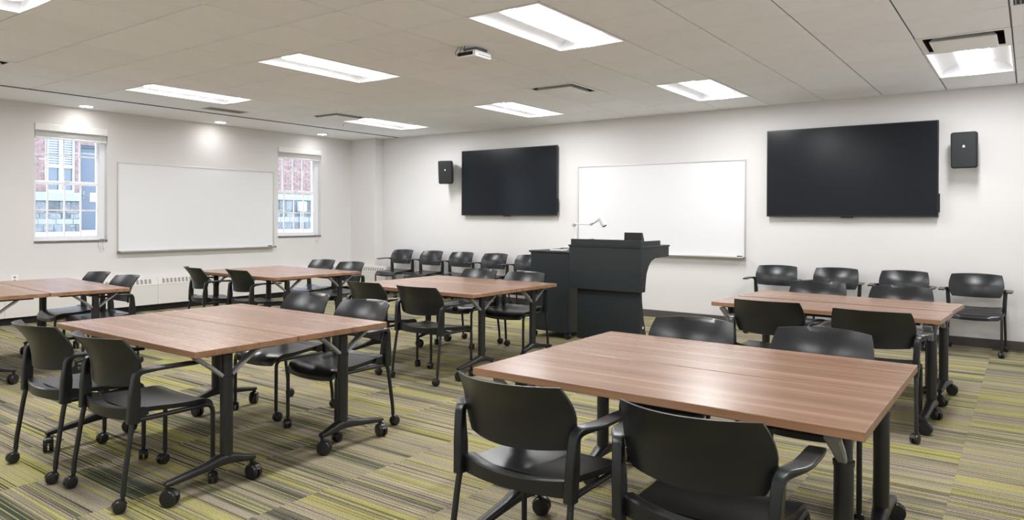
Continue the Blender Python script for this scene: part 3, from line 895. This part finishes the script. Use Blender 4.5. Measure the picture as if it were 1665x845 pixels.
def make_chair():
    t = thing('stacking_chair', '', 'chair')
    # seat pad -------------------------------------------------
    bm = BM(); NX, NY = 12, 14
    def seat_pt(i, j, low):
        u = -1 + 2 * i / NX; v = j / NY
        y = -0.150 + 0.400 * v
        hw = 0.200 + 0.028 * min(1, v * 1.6)
        ce = max(0, (v - 0.86) / 0.14)                       # rounded front corners
        hw *= 1 - 0.11 * ce ** 2
        z = 0.424 + 0.006 * math.cos(v * 5) + 0.010 * u * u - 0.004
        fr = max(0, (v - 0.70) / 0.30)
        z -= 0.050 * fr ** 2.4
        y -= 0.018 * ce * abs(u) ** 3
        if low: z -= 0.022 + (0.004 if fr > 0.9 else 0)
        return (u * hw, y, z)
    top = [[bm.verts.new(seat_pt(i, j, False)) for i in range(NX + 1)] for j in range(NY + 1)]
    bot = [[bm.verts.new(seat_pt(i, j, True)) for i in range(NX + 1)] for j in range(NY + 1)]
    for j in range(NY):
        for i in range(NX):
            bm.faces.new((top[j][i], top[j][i + 1], top[j + 1][i + 1], top[j + 1][i]))
            bm.faces.new((bot[j][i], bot[j + 1][i], bot[j + 1][i + 1], bot[j][i + 1]))
    loop_t = top[0] + [top[j][NX] for j in range(1, NY + 1)] + top[NY][NX - 1::-1] + [top[j][0] for j in range(NY - 1, 0, -1)]
    loop_b = bot[0] + [bot[j][NX] for j in range(1, NY + 1)] + bot[NY][NX - 1::-1] + [bot[j][0] for j in range(NY - 1, 0, -1)]
    for k in range(len(loop_t)):
        q = (k + 1) % len(loop_t)
        bm.faces.new((loop_t[k], loop_b[k], loop_b[q], loop_t[q]))
    obj('seat', bm, M['seat'], t, smooth=50)
    # backrest -------------------------------------------------
    bm = BM(); NX, NZ = 18, 10
    prof = [(0.0, 0.205, -0.207), (0.12, 0.219, -0.207), (0.24, 0.229, -0.209), (0.36, 0.235, -0.214), (0.48, 0.2375, -0.222), (0.6, 0.236, -0.235),
            (0.7, 0.233, -0.250), (0.8, 0.2285, -0.268), (0.9, 0.223, -0.288), (1.0, 0.216, -0.310)]
    def pr(v):
        for (a, w0, y0), (b, w1, y1) in zip(prof[:-1], prof[1:]):
            if v <= b + 1e-6:
                s = (v - a) / (b - a); return w0 + (w1 - w0) * s, y0 + (y1 - y0) * s
        return prof[-1][1:]
    def back_pt(i, k, off):
        u = -1 + 2 * i / NX; v = k / NZ
        hw, yc = pr(v)
        zb = 0.541 - 0.010 * (1 - u * u); zt = 0.769 - 0.007 * u * u
        z = zb + (zt - zb) * v
        return (u * hw, yc + (0.062 + 0.036 * v) * u * u - off, z)
    F = [[bm.verts.new(back_pt(i, k, 0)) for i in range(NX + 1)] for k in range(NZ + 1)]
    B = [[bm.verts.new(back_pt(i, k, 0.011)) for i in range(NX + 1)] for k in range(NZ + 1)]
    for k in range(NZ):
        for i in range(NX):
            bm.faces.new((F[k][i], F[k][i + 1], F[k + 1][i + 1], F[k + 1][i]))
            bm.faces.new((B[k][i], B[k + 1][i], B[k + 1][i + 1], B[k][i + 1]))
    lf = F[0] + [F[k][NX] for k in range(1, NZ + 1)] + F[NZ][NX - 1::-1] + [F[k][0] for k in range(NZ - 1, 0, -1)]
    lb = B[0] + [B[k][NX] for k in range(1, NZ + 1)] + B[NZ][NX - 1::-1] + [B[k][0] for k in range(NZ - 1, 0, -1)]
    for k in range(len(lf)):
        q = (k + 1) % len(lf)
        bm.faces.new((lf[k], lb[k], lb[q], lf[q]))
    obj('backrest', bm, M['plastic'], t, smooth=50)
    # rear rail between the uprights -----------------------------
    st = []
    for k in range(11):
        u = -1 + 2 * k / 10
        yb = -0.172 - 0.046 * (1 - u * u)
        zt = 0.452 - 0.016 * (1 - u * u)
        st.append([Vector((u * 0.236, yb, 0.388)), Vector((u * 0.236, yb - 0.003, zt - 0.004)), Vector((u * 0.236, yb + 0.006, zt)),
                   Vector((u * 0.222, yb + 0.056, zt - 0.010)), Vector((u * 0.218, yb + 0.074, zt - 0.036)), Vector((u * 0.218, yb + 0.074, zt - 0.048)), Vector((u * 0.236, yb + 0.02, 0.392))])
    bm = BM(); rings(bm, st)
    obj('rear_rail', bm, M['plastic'], t, smooth=35)
    # uprights that bend into the arms -----------------------------
    for s in (-1, 1):
        cl = bend([(s * 0.236, -0.180, 0.382), (s * 0.238, -0.176, 0.46), (s * 0.246, -0.172, 0.613), (s * 0.286, -0.085, 0.624), (s * 0.284, 0.04, 0.621), (s * 0.278, 0.120, 0.618)], 0.034, 5)
        P, T = frames(cl)
        stt = []
        L = len(P)
        for k, (p, tt) in enumerate(zip(P, T)):
            f = max(0.0, min(1.0, (p.y + 0.165) / 0.07))       # 0 = upright, 1 = arm
            side = Vector((1, 0, 0)) - tt * tt.x; side.normalize()
            nrm = tt.cross(side).normalized()
            hu = 0.018 + 0.011 * f; up_ = max(0.0, min(1.0, (p.z - 0.50) / 0.10)); hv = (0.025 - 0.011 * up_) * (1 - f) + 0.0075 * f
            if k >= L - 1: hu *= 0.92; hv *= 0.75
            stt.append((p, side * hu, nrm * hv))
        bm = BM(); loft(bm, stt, 16, 0.33)
        obj('armrest', bm, M['plastic'], t, smooth=50)
    # legs ---------------------------------------------------------
    cme = None
    for s in (-1, 1):
        for k, path in enumerate(([(s * 0.226, 0.215, 0.070), (s * 0.226, 0.215, 0.391), (s * 0.233, -0.150, 0.391)],
                                  [(s * 0.246, -0.225, 0.070), (s * 0.246, -0.222, 0.120), (s * 0.240, -0.190, 0.34), (s * 0.237, -0.178, 0.40)])):
            bm = BM(); tube(bm, bend(path, 0.045, 4), 0.0115, 10)
            lg = obj('leg', bm, M['black_metal'], t, smooth=60)
            base = path[0]
            if cme is None:
                c = obj('caster', chair_caster_bm(), M['rubber'], lg, (base[0], base[1], 0.078), 0.3, smooth=40); cme = c.data
            else:
                link('caster', cme, lg, (base[0], base[1], 0.078), random.uniform(0, 6.28))
    return t

G_T = 'chairs around the tables'
G_W = 'chairs lined up along the screen wall'
CH = [  # x, y, facing, twist, label, group
    (-1.450, 2.180, 1, 0, 'black foreground armchair, left of the pair before the front right table', G_T),
    (-0.799, 2.180, 1, 0, 'black armchair at the bottom edge, nearest the viewer, right of its pair', G_T),
    (-1.472, 3.50, -1, 2, 'black chair behind the front right table, left of its pair, before the lectern', G_T),
    (-0.817, 3.53, -1, 2, 'black chair behind the front right table, right of the pair', G_T),
    (-3.492, 1.758, 1, 0, 'black armchair on the near side of the front left table, right of its pair', G_T),
    (-4.112, 1.728, 1, 0, 'black armchair at the left edge on the near side of the front left table', G_T),
    (-3.495, 2.965, -1, 0, 'black armchair beside the far right corner of the front left table, seat fully seen', G_T),
    (-4.130, 3.01, -1, 0, 'black chair behind the front left table, left of the pair', G_T),
    (-3.982, 4.370, 1, 0, 'black armchair on the near side of the centre table, right of its pair', G_T),
    (-4.612, 4.385, 1, -3, 'black armchair on the near side of the centre table, left of its pair', G_T),
    (-4.085, 5.66, -1, 4, 'black armchair behind the centre table, right of its pair, before the black cabinet', G_T),
    (-4.720, 5.70, -1, 0, 'black chair behind the centre table, left of its pair, mostly hidden', G_T),
    (-6.635, 4.50, 1, -7, 'black armchair on the near side of the rear left table, right of its pair', G_T),
    (-7.27, 4.405, 1, -13, 'black armchair on the near side of the rear left table, left of its pair', G_T),
    (-6.660, 5.62, -1, 0, 'black chair behind the rear left table, right of the pair', G_T),
    (-7.284, 5.70, -1, 0, 'black chair behind the rear left table, left of the pair', G_T),
    (-6.700, 2.96, -1, -4, 'black armchair behind the far left table, right of its pair, before the convector', G_T),
    (-7.318, 2.985, -1, -4, 'black armchair behind the far left table, left of the pair, blue seat glare', G_T),
    (-0.785, 5.010, 1, 1, 'black armchair on the near side of the rear right table, right of the pair', G_T),
    (-1.444, 5.130, 1, 0, 'black armchair on the near side of the rear right table, left of the pair', G_T),
    (-0.849, 6.385, -1, 0, 'black chair behind the rear right table, right of its pair, mostly hidden', G_T),
    (-1.500, 6.435, -1, 0, 'black chair behind the rear right table, left of its pair, mostly hidden', G_T),
    (-2.405, 8.42, -1, 0, 'black armchair against the wall under the right screen, leftmost of four', G_W),
    (-1.757, 8.42, -1, 0, 'black armchair against the wall under the right screen, second of four', G_W),
    (-1.083, 8.42, -1, 0, 'black armchair against the wall under the right screen, third of four', G_W),
    (-0.438, 8.42, -1, 0, 'black armchair against the wall at the far right, fully seen, last of four', G_W),
    (-8.555, 8.42, -1, 0, 'black armchair against the wall nearest the room corner, leftmost of five', G_W),
    (-7.890, 8.42, -1, 0, 'black armchair against the wall below the left speaker, second of five', G_W),
    (-7.254, 8.42, -1, 0, 'black armchair against the wall below the left screen, third of five', G_W),
    (-6.592, 8.42, -1, 0, 'black armchair against the wall below the left screen, fourth of five', G_W),
    (-5.960, 8.42, -1, 0, 'black armchair against the wall, fifth of five, half hidden by the black cabinet', G_W),
]
ch0 = make_chair()
for k, (x, y, f, tw, lb, g) in enumerate(CH):
    rz = (0 if f > 0 else PI) + math.radians(tw)
    if k == 0:
        ch0.location = (x, y, 0); ch0.rotation_euler = (0, 0, rz); ch0['label'] = lb; ch0['group'] = g
    else: dup(ch0, (x, y, 0), rz, lb, g)

# ------------------------------------------------------------------ flip-top tables
TZ = 0.697
def table_caster_bm(r=0.039):
    bm = BM(); c = Vector((0, -0.012, -0.092 + r))
    cyl(bm, (0, 0, -0.006), 0.011, 0.024, n=10)
    for s in (-1, 1):
        rs = []
        for rr, xx in ((r * 0.5, 0.026), (r * 0.92, 0.025), (r, 0.020), (r, 0.006), (r * 0.8, 0.004)):
            rs.append([c + Vector((s * xx, rr * math.cos(2 * PI * k / 20), rr * math.sin(2 * PI * k / 20))) for k in range(20)])
        rings(bm, rs)
    rs = []
    for k in range(7):
        a = math.radians(10 + k * 25)
        rs.append([c + Vector((xx, q * math.cos(a), q * math.sin(a))) for xx, q in ((-0.012, r * 0.4), (0.012, r * 0.4), (0.012, r * 1.10), (-0.012, r * 1.10))])
    rings(bm, rs)
    return bm
tc_me = None
def make_table(W, D, label, loc, rz, outer, inset=0.098):
    """origin on the floor under the centre; `outer` = +1 / -1: side of local y on which the long foot points"""
    global tc_me
    t = thing('training_table', label, 'table', loc, rz, 'flip-top tables on casters')
    bm = BM()
    box(bm, (-W / 2, -D / 2, TZ - 0.030), (W / 2, D / 2, TZ), 0.0022, 2)
    for f_ in bm.faces:
        f_.normal_update()
        f_.material_index = 0 if f_.normal.z > 0.9 else 1
    obj('tabletop', bm, [M['wood'], M['edge']], t)
    s = outer
    cy = s * 0.062
    for e in (-1, 1):
        x = e * (W / 2 - inset)
        bm = BM()
        cyl(bm, (x, cy, 0.33), 0.0305, 0.40, n=20); cyl(bm, (x, cy, 0.56), 0.027, 0.17, n=20); cyl(bm, (x, cy, 0.532), 0.0335, 0.014, n=20)
        col = obj('column', bm, M['black_metal'], t, smooth=40)
        obj('top_plate', bx((x - 0.035, -D / 2 + 0.09, TZ - 0.046), (x + 0.035, D / 2 - 0.09, TZ - 0.030), 0.003), M['black_metal'], t)
        for q in (-1, 1):
            p0 = Vector((x, cy + q * 0.026, 0.545)); p1 = Vector((x, cy + q * 0.080, 0.590)); p2 = Vector((x, cy + q * 0.165, TZ - 0.046))
            bm = BM()
            stt = []
            for p, tdir, hw in ((p0, (p1 - p0), 0.016), (p1, (p2 - p0), 0.021), (p2, (p2 - p1), 0.026)):
                td = tdir.normalized(); nn = td.cross(Vector((1, 0, 0)))
                stt.append((p, Vector((hw, 0, 0)), nn * 0.009))
            loft(bm, stt, 8, 0.5)
            obj('brace', bm, M['strut'], t)
        # foot
        y_out, y_in = cy + s * 0.292, cy - s * 0.142
        stt = [((x, y_out + s * 0.012, 0.098), (0.016, 0, 0), (0, 0, 0.010)), ((x, y_out - s * 0.02, 0.101), (0.022, 0, 0), (0, 0, 0.014)),
               ((x, cy + s * 0.12, 0.121), (0.025, 0, 0), (0, 0, 0.019)), ((x, cy + s * 0.04, 0.137), (0.030, 0, 0), (0, 0, 0.026)), ((x, cy, 0.140), (0.033, 0, 0), (0, 0, 0.028)),
               ((x, cy - s * 0.04, 0.134), (0.030, 0, 0), (0, 0, 0.025)),
               ((x, y_in + s * 0.02, 0.112), (0.023, 0, 0), (0, 0, 0.016)), ((x, y_in - s * 0.012, 0.108), (0.016, 0, 0), (0, 0, 0.011))]
        bm = BM(); loft(bm, stt, 12, 0.65)
        foot = obj('foot', bm, M['black_metal'], t, smooth=50)
        for yy, yaw in ((y_out, random.uniform(0.6, 2.2)), (y_in, random.uniform(0.6, 2.2))):
            if tc_me is None:
                c = obj('caster', table_caster_bm(), M['rubber'], foot, (x, yy, 0.092), yaw, smooth=40); tc_me = c.data
            else: link('caster', tc_me, foot, (x, yy, 0.092), yaw)
    bm = BM()
    box(bm, (-W / 2 + 0.14, cy - 0.03, TZ - 0.066), (W / 2 - 0.14, cy + 0.03, TZ - 0.046), 0.004)
    obj('stretcher_beam', bm, M['black_metal'], t)
    bm = BM(); y_ = s * (D / 2 - 0.055)
    for xx in (-0.52, -0.40, 0.40, 0.52):
        box(bm, (xx * W / 1.47 - 0.03, y_ - 0.02, TZ - 0.044), (xx * W / 1.47 + 0.03, y_ + 0.02, TZ - 0.030), 0.004)
    obj('linking_clips', bm, M['black_metal'], t)
    return t
def pair(name, cx, y0, ym, y1, W, rz=0.0, dx=(0, 0)):
    """two table units back to back; rotation about the pair's centre"""
    c = Vector((cx, (y0 + y1) / 2, 0)); R = Matrix.Rotation(rz, 3, 'Z')
    for (a, b, s, lab, ddx) in ((y0, ym, -1, 'near half', dx[0]), (ym, y1, 1, 'far half', dx[1])):
        off = R @ Vector((ddx, (a + b) / 2 - c.y, 0))
        make_table(W, b - a - 0.007, 'walnut-topped table on black column legs with casters, %s of the %s pair' % (lab, name), c + off, rz, s)
pair('front right', -1.12, 2.272, 2.822, 3.472, 1.472)
pair('front left', -3.795, 1.757, 2.325, 2.955, 1.472)
pair('centre', -4.36, 4.42, 5.03, 5.68, 1.50)
pair('rear left', -6.905, 4.375, 4.95, 5.522, 1.51)
pair('far left', -7.04, 1.86, 2.455, 3.06, 1.50, math.radians(-4))
make_table(1.487, 0.51, 'walnut-topped table on black column legs with casters, near half of the rear right pair', (-1.170, 5.395, 0), math.radians(-2.9), -1, 0.078)
make_table(1.485, 0.555, 'walnut-topped table on black column legs with casters, far half of the rear right pair', (-1.147, 5.968, 0), math.radians(-4.0), 1)
# ------------------------------------------------------------------ lectern, cabinet, document camera
t = thing('lectern', 'wide charcoal lectern with a cantilevered curved-sided desk', 'lectern', (-3.453, 6.30, 0))
hw = 0.405
obj('upper_front_panel', bx((-hw, 0.0, 0.593), (hw, 0.022, 1.024), 0.002), M['lectern'], t)
side = [(0.022, 0.593), (0.105, 0.593), (0.112, 0.66), (0.137, 0.769), (0.183, 0.842), (0.244, 0.89), (0.335, 0.916), (0.665, 0.922), (0.665, 1.024), (0.022, 1.024)]
for a, b in ((-hw, -hw + 0.02), (hw - 0.02, hw)):
    obj('side_panel', prism(BM(), side, a, b, axis='x'), M['lectern'], t)
obj('desktop', bx((-hw - 0.008, -0.008, 1.024), (hw + 0.008, 0.675, 1.042), 0.003), M['lectern'], t)
obj('front_riser', bx((-hw + 0.02, 0.0, 1.042), (hw - 0.002, 0.02, 1.102), 0.002), M['lectern'], t)
for a, b in ((-hw + 0.02, -hw + 0.04), (hw - 0.022, hw - 0.002)):
    obj('side_riser', bx((a, 0.02, 1.042), (b, 0.46, 1.092), 0.002), M['lectern'], t)
obj('lower_front_panel', bx((-0.342, 0.06, 0.075), (0.368, 0.08, 0.64), 0.002), M['lectern'], t)
for a, b in ((-0.342, -0.322), (0.348, 0.368)):
    obj('base_side', prism(BM(), [(0.08, 0.075), (0.225, 0.075), (0.205, 0.16), (0.15, 0.33), (0.115, 0.50), (0.105, 0.64), (0.08, 0.64)], a, b, axis='x'), M['lectern'], t)
    bm = BM(); cyl(bm, ((a + b) / 2, 0.135, 0.235), 0.013, 0.024, axis='x', n=14)
    obj('side_bolt', bm, M['paper'], t)
obj('base_plate', bx((-0.322, 0.08, 0.078), (0.348, 0.50, 0.10), 0.002), M['lectern'], t)
obj('lift_column', bx((-0.06, 0.10, 0.10), (0.06, 0.19, 1.02), 0.004), M['black_metal'], t)
for x in (-0.29, 0.31):
    for y in (0.12, 0.45):
        obj('caster', table_caster_bm(0.033), M['rubber'], t, (x, y, 0.092), random.uniform(0, 6), smooth=40)
t = thing('touch_monitor', 'small dark tilted control screen standing on the lectern top', 'monitor', (-3.283, 6.60, 1.042))
bm = BM(); prism(bm, [(0.0, 0.0), (0.09, 0.0), (0.03, 0.128), (0.005, 0.128)], -0.097, 0.097, axis='x')
obj('housing', bm, M['bezel'], t)
bm = BM(); prism(bm, [(0.088, 0.010), (0.091, 0.010), (0.0345, 0.122), (0.0315, 0.122)], -0.087, 0.087, axis='x')
obj('touch_screen', bm, M['screen'], t)

t = thing('equipment_cabinet', 'tall charcoal equipment cabinet on casters beside the lectern', 'cabinet', (-4.262, 6.55, 0))
obj('body', bx((-0.252, 0.0, 0.075), (0.252, 0.62, 0.935), 0.003), M['lectern'], t)
obj('top', bx((-0.268, -0.014, 0.935), (0.268, 0.634, 0.955), 0.003), M['lectern'], t)
obj('door', bx((-0.235, 0.62, 0.10), (0.235, 0.636, 0.92), 0.002), M['lectern'], t)
obj('vent_panel', bx((0.2515, 0.2, 0.3), (0.2535, 0.45, 0.6)), M['slot_dark'], t)
for x in (-0.21, 0.23):
    for y in (0.035, 0.58):
        obj('caster', table_caster_bm(0.034), M['rubber'], t, (x, y, 0.092), random.uniform(0, 6), smooth=40)

t = thing('document_camera', 'white document camera with a folding arm on the cabinet by the lectern', 'camera', (-4.13, 6.92, 0.955))
obj('base', bx((-0.10, -0.13, 0.0), (0.06, 0.13, 0.035), 0.008, 2), M['white_metal'], t, smooth=40)
bm = BM(); tube(bm, bend([(-0.02, 0, 0.03), (-0.026, 0, 0.15), (-0.052, 0, 0.275)], 0.03), 0.0085, 10)
obj('lower_arm', bm, M['white_metal'], t, smooth=60)
bm = BM(); cyl(bm, (-0.045, 0, 0.285), 0.019, 0.036, axis='y', n=16, bevel=0.003); tube(bm, [(-0.05, 0, 0.275), (-0.030, 0, 0.298)], 0.014, 8)
obj('elbow_joint', bm, M['alu'], t, smooth=40)
bm = BM(); tube(bm, [(-0.035, 0, 0.296), (0.165, 0, 0.292)], 0.0075, 10)
obj('upper_arm', bm, M['white_metal'], t, smooth=60)
bm = BM(); cyl(bm, (0.175, 0, 0.293), 0.015, 0.03, axis='y', n=16, bevel=0.003); tube(bm, [(0.165, 0, 0.289), (0.22, 0, 0.318)], 0.011, 8)
obj('wrist_joint', bm, M['alu'], t, smooth=40)
bm = BM(); tube(bm, [(0.205, 0, 0.308), (0.315, 0, 0.375)], 0.015, 10)
obj('head_arm', bm, M['white_metal'], t, smooth=60)
bm = BM(); a = Vector((0.295, 0, 0.362)); d = Vector((0.055, 0, -0.092)).normalized(); tube(bm, [a - d * 0.005, a + d * 0.085, a + d * 0.10], [0.030, 0.031, 0.027], 16)
obj('camera_head', bm, M['white_metal'], t, smooth=45)
bm = BM(); tube(bm, [a + d * 0.099, a + d * 0.104], 0.024, 16)
obj('lens', bm, M['slot_dark'], t)
t = thing('control_keypad', 'small pale keypad with a dark cable on the cabinet top', 'keypad', (-4.215, 6.68, 0.955))
obj('case', bx((-0.09, -0.06, 0.0), (0.09, 0.06, 0.016), 0.004), M['white_metal'], t)
me = None
for i in range(4):
    for j in range(3):
        if me is None: o = obj('key', bx((-0.012, -0.011, 0.0), (0.012, 0.011, 0.005), 0.002), M['slot_dark'], t, (-0.06 + i * 0.04, -0.035 + j * 0.035, 0.0155)); me = o.data
        else: link('key', me, t, (-0.06 + i * 0.04, -0.035 + j * 0.035, 0.0155))
bm = BM(); tube(bm, bend([(0.088, 0.02, 0.008), (0.13, 0.03, 0.022), (0.06, 0.10, 0.03), (-0.04, 0.09, 0.024), (-0.08, 0.12, 0.005)], 0.04), 0.004, 6)
obj('cable', bm, M['rubber'], t)
